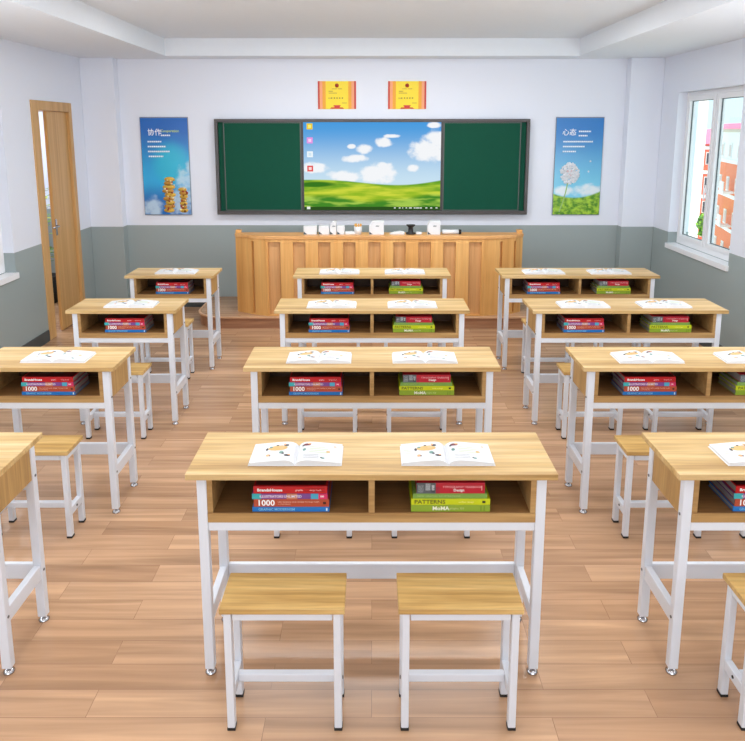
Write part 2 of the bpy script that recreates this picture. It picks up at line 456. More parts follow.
# ---- right window
def window(name, x_in, sgn, op, n_sash, sill_over=.022):
    """x_in: inner wall face, sgn: outward x direction"""
    y0, y1, z0, z1 = op
    root = struct(bpy.data.objects.new(name, None)); C.objects.link(root); root.location = (x_in, (y0 + y1) / 2, z0)
    W, H = y1 - y0, z1 - z0
    def X(a, c):   # ordered pair in local x
        return (a * sgn, c * sgn) if sgn > 0 else (c * sgn, a * sgn)
    a, c = X(.085, .15)
    f = MB(); t = .042
    f.box(a, c, -W / 2, -W / 2 + t, .02, H, M_winframe, .004); f.box(a, c, W / 2 - t, W / 2, .02, H, M_winframe, .004)
    f.box(a, c, -W / 2 + t, W / 2 - t, .02, .02 + t + .01, M_winframe, .004); f.box(a, c, -W / 2 + t, W / 2 - t, H - t, H, M_winframe, .004)
    sw = (W - 2 * t) / n_sash
    for k in range(1, n_sash):
        yy = -W / 2 + t + k * sw
        f.box(a, c, yy - .012, yy + .012, .02 + t + .01, H - t, M_winframe, .003)
    f.build('window_frame', root)
    for k in range(n_sash):
        ya = -W / 2 + t + k * sw + (.012 if k else 0); yb = -W / 2 + t + (k + 1) * sw - (.012 if k < n_sash - 1 else 0)
        a2, c2 = X(.075, .135); za, zb = .03 + t, H - t; q = .042
        s = MB()
        s.box(a2, c2, ya, ya + q, za, zb, M_winframe, .005); s.box(a2, c2, yb - q, yb, za, zb, M_winframe, .005)
        s.box(a2, c2, ya + q, yb - q, za, za + q, M_winframe, .005); s.box(a2, c2, ya + q, yb - q, zb - q, zb, M_winframe, .005)
        # dark glazing gasket
        gk = plain('gasket_grey', (96, 104, 108), .6); a3, c3 = X(.100, .110)
        g = .006
        s.box(a3, c3, ya + q, ya + q + g, za + q, zb - q, gk); s.box(a3, c3, yb - q - g, yb - q, za + q, zb - q, gk)
        s.box(a3, c3, ya + q, yb - q, za + q, za + q + g, gk); s.box(a3, c3, ya + q, yb - q, zb - q - g, zb - q, gk)
        so = s.build('sash', root)
        p = MB(); a4, c4 = X(.103, .107); p.box(a4, c4, ya + q, yb - q, za + q, zb - q, M_glass); p.build('glass_pane', so)
        if k == n_sash - 1:
            h = MB(); a5, c5 = X(.06, .075); a6, c6 = X(.045, .06)
            h.box(a5, c5, ya + .012, ya + .038, H * .38, H * .38 + .07, M_winframe, .003)
            h.box(a6, c6, ya + .017, ya + .033, H * .38 - .06, H * .38 + .045, M_winframe, .004); h.build('window_handle', so)
    a, c = X(-sill_over, .085)
    s = MB(); s.box(a, c, -W / 2 - .01 if sgn > 0 else -W / 2 - .01, W / 2 + .012, -.03, .018, M_winframe, .004); s.build('window_sill', root)
    return root
window('window_1', XR, 1, WR, 2)
window('window_2', XL, -1, WL, 3)

# ---- door, standing slightly ajar
door = struct(bpy.data.objects.new('door_1', None)); C.objects.link(door); door.location = (XL, 6.03, 0)
f = MB()   # local y 0 = near edge of opening
f.box(-.2, .014, -.115, .002, 0, 2.115, M_door, .004)
f.box(-.2, .014, .60, .665, 0, 2.115, M_door, .004)
f.box(-.2, .014, .002, .60, 2.03, 2.115, M_door, .004)
f.build('door_frame', door)
leaf = bpy.data.objects.new('door_leaf', None); C.objects.link(leaf); leaf.parent = door
leaf.location = (-.012, .60, .008); leaf.rotation_euler = (0, 0, math.radians(1.5))
lm = MB(); lm.box(-.03, 0, -.435, 0, 0, 2.02, M_door, .004)
lo = lm.build('leaf_board', leaf)
h = MB(); h.box(0, .006, -.430, -.395, .90, 1.05, M_chrome, .002)
h.tube([(.006, -.412, .985), (.030, -.412, .985), (.034, -.43, .985), (.034, -.56, .983)], .009, M_chrome)
h.build('door_handle', leaf)

# ================================================================== FRONT WALL
# blackboard with a sliding board either side of a screen
YBD = 7.1
bb = thing('blackboard', 'wide green sliding chalkboard with a lit screen in its middle on the back wall', 'blackboard', (0, YBD, 1.0))
f = MB()
f.box(-1.60, 1.60, -.03, 0, 0, .972, M_frame)
f.box(-1.60, 1.60, -.075, -.03, 0, .038, M_frame, .004); f.box(-1.60, 1.60, -.075, -.03, .94, .972, M_frame, .004)
f.box(-1.60, -1.567, -.075, -.03, .038, .94, M_frame, .003); f.box(1.567, 1.60, -.075, -.03, .038, .94, M_frame, .003)
f.build('board_frame', bb)
for s in (-1, 1):
    p = MB(); xs = sorted((s * 1.567, s * .75)); p.box(xs[0], xs[1], -.042, -.03, .038, .94, M_green); p.build('fixed_board', bb)
    q = MB(); xs = sorted((s * 1.502, s * .735)); q.box(xs[0], xs[1], -.060, -.045, .05, .93, M_green)
    mt = plain('board_trim', (84, 92, 88), .4, .4)
    xs = sorted((s * 1.512, s * 1.502)); q.box(xs[0], xs[1], -.064, -.045, .04, .938, mt)
    xs = sorted((s * .735, s * .722)); q.box(xs[0], xs[1], -.064, -.045, .04, .938, mt)
    q.box(min(s * 1.502, s * .735), max(s * 1.502, s * .735), -.064, -.045, .04, .05, mt)
    q.box(min(s * 1.502, s * .735), max(s * 1.502, s * .735), -.064, -.045, .93, .938, mt)
    q.build('sliding_board', bb)
sf = MB(); dk = plain('screen_bezel', (58, 54, 54), .35)
sf.box(-.722, -.70, -.07, -.03, .03, .945, dk); sf.box(.70, .722, -.07, -.03, .03, .945, dk)
sf.box(-.70, .70, -.07, -.03, .03, .046, dk); sf.box(-.70, .70, -.07, -.03, .94, .955, dk); sf.build('screen_bezel', bb)
sc = MB(); sc.box(-.70, .70, -.012, 0, -.447, .447, screen_mat())
sc = sc.build('screen', bb, (0, -.048, .493))
for z, cs, ic in ((.405, (240, 208, 60), (250, 240, 130)), (.265, (232, 150, 226), (250, 214, 246)), (.125, (240, 248, 252), (210, 232, 246)), (-.02, (226, 84, 84), (255, 220, 215))):
    i = MB(); i.box(-.665, -.605, -.0145, -.012, z - .030, z + .030, emit('icon_%d_%d' % cs[:2], cs), .001)
    i.box(-.650, -.620, -.0155, -.0145, z - .015, z + .015, emit('icon_in_%d_%d' % ic[:2], ic)); i.build('desktop_icon', sc)
tb = MB(); wh = emit('taskbar_white', (232, 240, 232))
tb.box(-.675, -.64, -.0145, -.012, -.438, -.412, wh); tb.build('start_icon', sc)
for x, wd in ((.225, .018), (.275, .018), (.31, .01), (.345, .016), (.38, .03), (.43, .018), (.455, .03), (.49, .024), (.55, .02), (.60, .02), (.655, .02)):
    tb = MB(); tb.box(x, x + wd, -.0145, -.012, -.430, -.420, wh); tb.build('taskbar_icon', sc)

# honour certificates above the board
def certificate(x, label):
    r = thing('certificate', label, 'certificate', (x, YBD, 2.21), 0)
    W, H = .193, .138
    f = MB(); f.box(-W, W, -.008, 0, -H, H, plain('certificate_yellow', (255, 226, 10), .35)); f.build('certificate_sheet', r)
    R1 = plain('certificate_red', (206, 44, 26), .4); R2 = plain('certificate_peach', (250, 168, 120), .4); R3 = plain('certificate_orange', (246, 168, 22), .4)
    for s in (-1, 1):
        d = MB()
        for a, c, m in ((W, W - .018, R1), (W - .018, W - .046, R2), (W - .046, W - .078, R3)):
            xs = sorted((s * a, s * c)); d.box(xs[0], xs[1], -.0095, -.008, -H, H, m)
        d.build('curtain_border', r)
    e = MB(); e.lathe(0, 0, [(0, 0), (.020, 0), (.020, .002), (0, .002)], plain('emblem_red', (176, 60, 20), .4), 20, Matrix.Rotation(PI / 2, 4, 'X'))
    e.build('emblem', r, (0, -.008, .095))
    rb = MB(); m = plain('ribbon_red', (214, 40, 24), .4)
    rb.prism([(-.045, -.135), (.045, -.135), (.025, -.118), (.040, -.100), (-.040, -.100), (-.025, -.118)], -.0105, -.008, m, 0, 'y')
    rb.prism([(-.07, -.136), (-.035, -.136), (-.03, -.122), (-.06, -.122)], -.0105, -.008, m, 0, 'y')
    rb.prism([(.07, -.136), (.035, -.136), (.03, -.122), (.06, -.122)], -.0105, -.008, m, 0, 'y')
    rb.build('ribbon', r)
    t = MB(); g = plain('certificate_print', (176, 140, 40), .5)
    for (xa, xb, z) in ((-.085, -.04, .038), (-.085, .0, .020), (-.05, .0, .062), (.01, .05, .062), (.05, .10, -.078), (-.09, -.06, -.03)):
        t.box(xa, xb, -.0092, -.008, z - .003, z + .003, g)
    for k in range(5): t.box(-.06 + k * .027, -.047 + k * .027, -.0092, -.008, -.034, -.024, plain('certificate_ink', (120, 84, 20), .5))
    t.build('printed_lines', r)
    return r
certificate(-.357, 'yellow and red honour certificate on the wall, left one above the screen')
certificate(.354, 'yellow and red honour certificate on the wall, right one above the screen')

# posters
def poster(x, kind, label):
    r = thing('poster', label, 'poster', (x, YBD, 1.49))
    f = MB(); fm = plain('poster_frame_grey', (128, 138, 150), .3, .3)
    f.box(-.246, .246, -.014, 0, -.503, .503, fm, .002); f.build('poster_frame', r)
    p = MB(); p.box(-.24, .24, -.018, -.014, -.495, .492, poster_mat(kind)); p.build('printed_panel', r)
    wt = plain('poster_white_ink', (240, 246, 252), .4); gy = plain('poster_yellow_ink', (190, 214, 120), .4)
    y = -.0188
    if kind == 'teamwork':
        text_mesh('title_lettering', '协作', .072, wt, r, (-.170, y, .345), sx=1.0, offset=.0010)
        text_mesh('subtitle_lettering', 'Cooperation', .036, gy, r, (-.035, y, .362), offset=.0008)
        lines = [(-.035, .06, .318), (-.175, -.03, .255), (-.175, .01, .205), (-.175, .05, .155), (-.170, -.02, .105)]
    else:
        text_mesh('title_lettering', '心态', .072, wt, r, (-.178, y, .345), sx=1.0, offset=.0010)
        lines = [(-.01, .115, .358), (-.01, .08, .315), (-.165, .14, .255), (-.165, .06, .205), (-.165, -.03, .155)]
    for xa, xb, z in lines:
        t = MB(); q = xa
        while q < xb:
            t.box(q, min(q + .017, xb), y - .0006, y + .0008, z - .0075, z + .0075, wt); q += .0205
        t.build('printed_line', r)
    if kind == 'teamwork':
        # stacked block towers
        blk = [plain('block_yellow', (232, 186, 74), .5), plain('block_tan', (206, 150, 60), .5), plain('block_red', (170, 52, 36), .5), plain('block_cream', (246, 226, 176), .5)]
        random.seed(3)
        d = MB()
        for cx, z0, n, wd, hh in ((.020, -.47, 9, .058, .040), (.170, -.47, 7, .040, .036)):
            z = z0
            for k in range(n):
                o_ = random.uniform(-.012, .012); ww = wd * random.uniform(.75, 1.15)
                d.lathe(0, 0, [(0, -.0012), (1, -.0012), (1, .0012), (0, .0012)], blk[k % 2], 14,
                        Matrix.Translation((cx + o_, y - .001, z + hh / 2)) @ Matrix.Diagonal((ww, 1, hh * .62, 1)) @ Matrix.Rotation(PI / 2, 4, 'X'))
                for j in range(3):
                    xx = cx + o_ + random.uniform(-ww, ww) * .9; zz = z + random.uniform(0, hh); rr = random.uniform(.006, .013)
                    d.lathe(0, 0, [(0, -.0016), (1, -.0016), (1, .0016), (0, .0016)], blk[random.choice((2, 2, 3, 3, 1))], 8,
                            Matrix.Translation((xx, y - .0016, zz)) @ Matrix.Diagonal((rr, 1, rr, 1)) @ Matrix.Rotation(PI / 2, 4, 'X'))
                z += hh
        d.build('stacked_figures', r)
    else:
        d = MB(); pw = plain('dandelion_white', (236, 240, 246), .6); pk = plain('dandelion_core', (226, 200, 206), .6)
        random.seed(5)
        for k in range(260):
            a = random.uniform(0, 2 * PI); rr = math.sqrt(random.random()) * .085
            cx = -.082 + rr * math.cos(a) * 1.1; cz = -.07 + rr * math.sin(a) * 1.25
            s_ = random.uniform(.008, .017)
            d.lathe(0, 0, [(0, -.0004), (s_, -.0004), (s_, .0004), (0, .0004)], pw if rr > .03 or k % 3 else pk, 7, Matrix.Translation((cx, y - .0004 - k * .000004, cz)) @ Matrix.Rotation(PI / 2, 4, 'X'))
        d.build('dandelion_head', r)
        for cx, cz in ((.125, .055), (.11, -.05)):
            d = MB(); d.lathe(0, 0, [(0, -.0004), (.010, -.0004), (.010, .0004), (0, .0004)], pw, 7, Matrix.Translation((cx, y - .0004, cz)) @ Matrix.Rotation(PI / 2, 4, 'X'))
            d.build('floating_seed', r)
        s_ = MB(); gm = plain('stem_green', (150, 190, 110), .6)
        P = [(-.10, -.17), (-.115, -.26), (-.14, -.36), (-.175, -.47)]
        for (xa, za), (xb, zb) in zip(P, P[1:]):
            s_.prism([(xa - .005, za), (xa + .005, za), (xb + .006, zb), (xb - .006, zb)], y - .001, y + .0008, gm, 0, 'y')
        s_.build('dandelion_stem', r)
    return r
poster(-2.125, 'teamwork', 'blue poster of two stacked yellow towers with white Chinese title, left of the chalkboard')
poster(2.120, 'attitude', 'blue poster of a white dandelion over green grass, right of the chalkboard')

# ================================================================== TEACHER'S PODIUM
PZ = .115
pod = thing('podium', 'long orange wooden teacher podium with slatted front standing on the platform', 'podium', (.07, 6.30, PZ))
def px(x): return x - .07
front = [(-1.315, .19), (-1.13, .07), (-1.00, .015), (1.05, .015), (1.22, .055), (1.36, .105), (1.445, .175)]
front = [(px(a), b_) for a, b_ in front]
H = .77
def offs(pts, d):
    out = []
    for i, (a, b_) in enumerate(pts):
        p0 = pts[max(i - 1, 0)]; p1 = pts[min(i + 1, len(pts) - 1)]
        tx, ty = p1[0] - p0[0], p1[1] - p0[1]; l = math.hypot(tx, ty); out.append((a - ty / l * d, b_ + tx / l * d))
    return out
inner = offs(front, .026)
body = MB(); body.prism(inner + [(px(1.43), .26), (px(-1.30), .26)], 0, H - .03, M_podium2)
body.build('cabinet_body', pod)
# header rail
hd = MB(); hd.prism(front + inner[::-1], H - .058, H - .03, M_podium); hd.build('header_rail', pod)
bs = MB(); bs.prism(front + inner[::-1], 0, .012, M_podium); bs.build('plinth_rail', pod)
# raised front boards between the recesses
slots = [(-.977 + .235 * k, -.977 + .235 * k + .116) for k in range(9)]
slots[8] = (.907, 1.026)
edges = [-1.0] + [v for s_ in slots for v in s_] + [1.05]
for k in range(0, len(edges), 2):
    q = MB(); q.box(px(edges[k]), px(edges[k + 1]), .013, .041, .012, H - .058, M_podium, .002); q.build('front_board', pod)
def seg_board(i, t0, t1):
    (a, b_), (c, d_) = front[i], front[i + 1]; (a2, b2), (c2, d2) = inner[i], inner[i + 1]
    l = lambda p, q_, t: p + (q_ - p) * t
    pts = [(l(a, c, t0), l(b_, d_, t0)), (l(a, c, t1), l(b_, d_, t1)), (l(a2, c2, t1), l(b2, d2, t1)), (l(a2, c2, t0), l(b2, d2, t0))]
    q = MB(); q.prism(pts, .012, H - .058, M_podium); q.build('front_board', pod)
seg_board(0, 0, .93); seg_board(1, .10, 1.0); seg_board(3, 0, .91); seg_board(4, .08, .92); seg_board(5, .12, 1)
cap = MB(); cap.prism(offs(front, -.008) + [(px(1.45), .265), (px(-1.32), .265)], H - .03, H, M_counter, .003); cap.build('counter_top', pod)
for s, x0 in ((-1, px(-1.315)), (1, px(1.445))):
    e = MB(); xs = sorted((x0, x0 - s * .05)); e.box(xs[0], xs[1], .20, .262, H, H + .03, M_podium, .004); e.build('end_lip', pod)

# things on the podium top
TZ = PZ + H
YI = 6.44
def small_box(x, w_, h_, dep, label, name='white_box', slant=0, patch=True, y=YI):
    r = thing(name, label, 'box', (x, y, TZ))
    m = MB()
    if slant:
        m.prism([(-w_ / 2, 0), (w_ / 2, 0), (w_ / 2, h_), (-w_ / 2 + slant, h_), (-w_ / 2, h_ * .62)], -dep / 2, dep / 2, M_white, .003, 'y')
    else: m.box(-w_ / 2, w_ / 2, -dep / 2, dep / 2, 0, h_, M_white, .004)
    m.build('carton', r)
    if patch:
        p = MB(); dkm = plain('dark_print', (70, 82, 86), .5)
        p.prism([(-w_ / 2 + .002, .004), (-w_ / 2 + .034, .004), (-w_ / 2 + .002, .03)], -dep / 2 - .001, -dep / 2 + .001, dkm, 0, 'y')
        if slant:
            p.prism([(-.01, h_ * .60), (.02, h_ * .60), (.028, h_ * .67), (-.002, h_ * .70)], -dep / 2 - .001, -dep / 2 + .001, plain('grey_print', (140, 150, 152), .5), 0, 'y')
        p.build('dark_print', r)
    return r
small_box(-.588, .125, .082, .07, 'wide low white box at the left end of the podium top items')
small_box(-.457, .100, .082, .07, 'small white box second from left on the podium top')
small_box(-.370, .062, .125, .07, 'tall white slanted box third from left on the podium top', slant=.03)
small_box(-.298, .070, .082, .07, 'short white box touching the tall slanted box on the podium', patch=True)
small_box(.041, .14, .128, .08, 'tall white box at the middle of the podium, right of the pen cup', slant=.035)
small_box(.584, .12, .128, .08, 'tall white box on the right part of the podium, next to the white roll', slant=.02)
m = MB(); m.prism([(-.045, 0), (.05, 0), (.05, .018), (.02, .026), (-.045, .024)], -.03, .03, M_white, .004, 'y')
tag(m.build('white_pad', None, (-.212, YI, TZ)), 'flat white pad lying left of the pen cup on the podium', 'pad')
cup = thing('pen_cup', 'white round cup filled with orange-tipped pencils on the podium', 'cup', (-.135, YI, TZ))
m = MB(); m.lathe(0, 0, [(0, 0), (.034, 0), (.038, .075), (.034, .075), (.031, .005), (0, .005)], M_white); m.build('cup_body', cup)
m = MB(); orange = plain('pencil_orange', (214, 156, 60), .5)
for k in range(9):
    a = k * 2 * PI / 9; m.tube([(.018 * math.cos(a), .018 * math.sin(a), .008), (.03 * math.cos(a), .03 * math.sin(a), .098)], .007, orange, 6)
m.build('pencils', cup)
m = MB(); m.prism([(-.07, 0), (.07, 0), (.07, .022), (.03, .030), (-.03, .022), (-.07, .006)], -.03, .03, M_white, .003, 'y')
tag(m.build('white_folder', None, (.237, YI, TZ)), 'low curved white folder lying left of the black stand on the podium', 'folder')
st = thing('black_stand', 'small black spool shaped stand on the podium top', 'stand', (.367, YI, TZ))
m = MB(); m.lathe(0, 0, [(0, 0), (.046, 0), (.046, .014), (.024, .022), (.021, .065), (.040, .082), (.044, .09), (0, .09)], M_black); m.build('stand_body', st)
m = MB(); m.box(-.028, .028, -.03, .03, 0, .022, M_white, .005)
tag(m.build('chalk_box', None, (.444, YI, TZ)), 'tiny white block just right of the black stand', 'box')
rl = thing('paper_roll', 'long white paper roll with a black end cap at the right of the podium', 'roll', (.757, YI, TZ))
m = MB(); m.lathe(0, 0, [(0, -.09), (.022, -.09), (.022, .065), (0, .065)], M_white, 16, Matrix.Translation((0, 0, .022)) @ Matrix.Rotation(PI / 2, 4, 'Y')); m.build('roll', rl)
m = MB(); m.lathe(0, 0, [(0, .065), (.0225, .065), (.0225, .09), (0, .09)], M_black, 16, Matrix.Translation((0, 0, .0225)) @ Matrix.Rotation(PI / 2, 4, 'Y')); m.build('end_cap', rl)

# ================================================================== DESKS
D = .312
def make_desk(W, double):
    root = thing('double_desk' if double else 'single_desk', '', 'desk')
    h = W / 2 + .006; lx = h - .030; lw = .033
    m = MB(); m.box(-h, h, 0, D + .004, .739, .76, M_top, .002)
    m.build('tabletop', root)
    fy, ry, ld = .022, D - .024, .030         # leg y positions (front face of front leg, ...)
    for sx in (-1, 1):
        for y0 in (fy, ry - .008):
            x0, x1 = sorted((sx * lx, sx * (lx - lw)))
            g = MB(); g.box(x0, x1, y0, y0 + ld, .022, .739, M_steel, .0035)
            lg = g.build('leg', root)
            ft = MB(); cx, cy = (x0 + x1) / 2, y0 + ld / 2
            ft.lathe(cx, cy, [(0, .012), (.006, .012), (.006, .024), (0, .024)], M_chrome, 10)
            ft.lathe(cx, cy, [(0, 0), (.019, 0), (.020, .005), (.010, .013), (0, .014)], M_chrome, 16)
            ft.build('levelling_foot', lg)
            bo = MB(); fx = sx * lx
            for z in (.215, .60):
                bo.lathe(0, 0, [(.0055, 0), (.005, .0025), (0, .003)], plain('bolt_grey', (120, 122, 126), .3, 1), 8,
                         Matrix.Translation((fx, cy, z)) @ Matrix.Rotation(sx * PI / 2, 4, 'Y'))
            bo.build('bolts', lg)
    m = MB(); m.box(-lx + lw, lx - lw, fy + .002, fy + .028, .545, .577, M_steel, .003); m.build('front_rail', root)
    m = MB(); m.box(-lx + lw, lx - lw, ry + .002, ry + .020, .177, .240, M_steel, .003); m.build('rear_rail', root)
    m = MB(); m.box(-lx + lw, lx - lw, ry - .004, ry + .020, .545, .577, M_steel, .003); m.build('rear_support_rail', root)
    for sx in (-1, 1):
        x0, x1 = sorted((sx * (lx - .004), sx * (lx - lw + .004)))
        m = MB(); m.box(x0, x1, fy + ld, ry - .008, .185, .240, M_steel, .003); m.build('side_rail', root)
    bx = lx - lw                                # book box between the legs
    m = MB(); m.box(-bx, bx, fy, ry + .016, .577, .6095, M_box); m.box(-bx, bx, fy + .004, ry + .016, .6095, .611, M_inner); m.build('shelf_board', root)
    for sx in (-1, 1):
        x0, x1 = sorted((sx * bx, sx * (bx - .018)))
        m = MB(); m.box(x0, x1, fy + .002, ry + .016, .611, .739, M_box)
        x0, x1 = sorted((sx * (lx - .006), sx * bx)); m.box(x0, x1, fy + ld, ry - .008, .588, .739, M_side); m.build('side_panel', root)
    if double:
        m = MB(); m.box(-.010, .010, fy + .002, ry + .004, .611, .739, M_box); m.build('divider', root)
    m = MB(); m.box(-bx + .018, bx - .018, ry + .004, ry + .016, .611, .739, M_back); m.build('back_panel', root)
    return root

def make_stool():
    root = thing('stool', '', 'stool')
    m = MB(); m.box(-.191, .191, 0, .175, .411, .430, M_seat, .0025); m.build('seat', root)
    lw = .028
    for sx in (-1, 1):
        for y0 in (.004, .133):
            x0, x1 = sorted((sx * .180, sx * (.184 - lw)))
            g = MB(); g.box(x0, x1, y0, y0 + .028, .008, .411, M_steel, .0035); lg = g.build('leg', root)
            f = MB(); f.box(x0 - .001, x1 + .001, y0 - .001, y0 + .029, 0, .010, M_black, .002); f.build('rubber_cap', lg)
        x0, x1 = sorted((sx * .179, sx * .155))
        m = MB(); m.box(x0, x1, .032, .133, .105, .142, M_steel, .003)
        m.build('side_rung', root)
        m = MB(); m.box(x0, x1, .032, .133, .380, .411, M_steel, .003); m.build('side_apron', root)
        bo = MB(); bo.lathe(0, 0, [(.0055, 0), (.005, .0025), (0, .003)], M_black, 8, Matrix.Translation((sx * .179, .080, .125)) @ Matrix.Rotation(sx * PI / 2, 4, 'Y')); bo.build('bolt', root)
    m = MB(); m.box(-.153, .153, .007, .030, .385, .411, M_steel, .003); m.build('front_apron', root)
    m = MB(); m.box(-.153, .153, .135, .158, .378, .411, M_steel, .003); m.build('rear_apron', root)
    m = MB(); m.box(-.155, .155, .072, .095, .113, .141, M_steel, .003); m.build('cross_rung', root)
    return root

# ------------------------------------------------------------------ books
def book(name, L, Dp, T, cover, spine_bits=(), texts=(), top_bits=()):
    """closed book lying flat, spine towards -y; origin at the middle of the spine's bottom edge"""
    r = thing(name, '', 'book')
    cm = plain('cover_%d_%d_%d' % cover, cover, .35)
    t = .0016
    m = MB(); m.box(-L / 2, L / 2, 0, .003, 0, T, cm, .0008); m.box(-L / 2, L / 2, .003, Dp, 0, t, cm); m.box(-L / 2, L / 2, .003, Dp, T - t, T, cm)
    for (a, b_, z0, z1, c) in spine_bits:
        m.box(-L / 2 + a * L, -L / 2 + b_ * L, -.0004, .0004, z0 * T, z1 * T, plain('ink_%d_%d_%d' % c, c, .4))
    for (a, b_, y0, y1, c) in top_bits:
        m.box(-L / 2 + a * L, -L / 2 + b_ * L, y0 * Dp, y1 * Dp, T - .0002, T + .0003, plain('ink_%d_%d_%d' % c, c, .4))
    m.build('cover', r)
    m = MB(); m.box(-L / 2 + .003, L / 2 - .003, .003, Dp - .004, t, T - t, plain('page_block_grey', (158, 156, 154), .8, noise=.2)); m.build('pages', r)
    for (s_, a, z, size, c, sx, off) in texts:
        text_mesh('spine_lettering', s_, size, plain('ink_%d_%d_%d' % c, c, .4), r, (-L / 2 + a * L, -.0009, z * T), sx=sx, offset=off)
    return r

W_ = (248, 248, 248)
def red_stack_protos():
    return [
     (book('thin_blue_book', .256, .170, .017, (24, 112, 186), [(.0, .0, 0, 0, W_), (.955, .975, .2, .8, (210, 230, 246))], [('GRAPHIC MODERNISM', .08, .5, .0125, (120, 186, 228), .95, .0003)]), 0, 0, 'thin blue book', 'at the bottom of the'),
     (book('brick_red_book', .250, .168, .027, (176, 74, 48), [(.92, .96, .35, .65, (60, 24, 24))], [('1000', .045, .5, .029, W_, 1.02, .0007), ('NEW DESIGNS AND WHERE TO FIND THEM', .32, .64, .0066, (240, 200, 180), 1.05, 0), ('A SOURCEBOOK', .32, .36, .0056, (236, 190, 168), 1.0, 0)]), .002, .001, 'brick red book marked 1000', 'in the'),
     (book('multicoloured_book', .250, .168, .019, (120, 70, 140), [(0, .12, 0, 1, (56, 168, 174)), (.12, .46, .15, .85, (150, 96, 150)), (.46, .60, 0, 1, (196, 128, 96)), (.78, .88, 0, 1, (72, 160, 190)), (.88, 1, 0, 1, (206, 44, 96))], [('ILLUSTRATORS UNLIMITED', .10, .5, .0115, (226, 220, 236), 1.0, .0002), ('100', .90, .5, .009, W_, 1.0, .0002)]), -.003, .002, 'thin purple and teal book', 'in the'),
     (book('red_book', .244, .166, .025, (190, 18, 28), [(.70, .97, .30, .38, (150, 8, 18)), (.70, .97, .66, .74, (150, 8, 18))], [('BrandsHouse', .05, .5, .014, W_, 1.1, .0005), ('graphic', .57, .5, .0085, (240, 200, 200), 1, .0002), ('design book', .76, .5, .008, (240, 200, 200), 1, 0)],
           [(.02, .98, .06, .97, (72, 18, 22)), (.24, .44, .25, .8, (84, 76, 80)), (.52, .70, .3, .85, (40, 66, 84)), (.78, .92, .3, .8, (120, 24, 28))]), -.001, .003, 'red book', 'on top of the'),
    ]
def green_stack_protos():
    return [
     (book('olive_green_book', .262, .172, .024, (136, 164, 44), [(.88, .89, .1, .9, (100, 130, 30)), (.92, .93, .1, .9, (100, 130, 30))], [('MoMA', .27, .5, .019, (236, 240, 220), 1.05, .0006), ('highlights 350', .46, .5, .010, (196, 210, 140), 1, 0)]), 0, 0, 'olive green book', 'at the bottom of the'),
     (book('yellow_green_book', .262, .170, .021, (196, 206, 20), [(.90, .94, .3, .7, (50, 60, 20))], [('PATTERNS', .04, .5, .019, (98, 104, 30), 1.15, .0004), ('surface design', .60, .5, .009, (240, 240, 140), 1, 0)]), 0, .001, 'bright yellow-green book', 'in the'),
     (book('thin_green_book', .246, .166, .017, (120, 160, 72), [], [('NEW GRAPHIC ILLUSTRATIONS', .06, .5, .010, (160, 192, 118), 1.0, 0)]), -.002, .004, 'thin leaf-green book', 'in the'),
     (book('red_and_grey_book', .226, .160, .038, (186, 20, 46), [(0, .28, 0, 1, (84, 92, 98)), (.02, .10, .1, .8, (190, 198, 202)), (.13, .2, .3, .95, (170, 180, 186)), (.21, .27, .1, .6, (46, 54, 60)), (.22, .26, .3, .8, (200, 206, 210)), (.28, .34, .0, .6, (160, 30, 56))], [('TYPOGRAPHY YEARBOOK', .38, .62, .0105, (240, 190, 196), 1.05, 0), ('Design', .54, .32, .013, W_, 1, .0003), ('I', .94, .5, .024, (230, 190, 180), 1, 0)]), 0, .005, 'red book with grey spine end', 'on top of the'),
    ]
def place_stack(protos, first, x, y, z, where, group):
    zz = z; out = []
    for (p, dx, dy, look, pos) in protos:
        o = p if first else copy_tree(p)
        o.location = (x + dx, y + dy, zz)
        hh = max(v[2] for ch in p.children if ch.name.startswith('cover') for v in ch.bound_box)
        zz += round(hh, 4) - (.0003 if look == 'red book' else 0) + .0002
        o['label'] = look + ' ' + pos + ' ' + where; o['category'] = 'book'; o['group'] = group
        out.append(o)
    return out

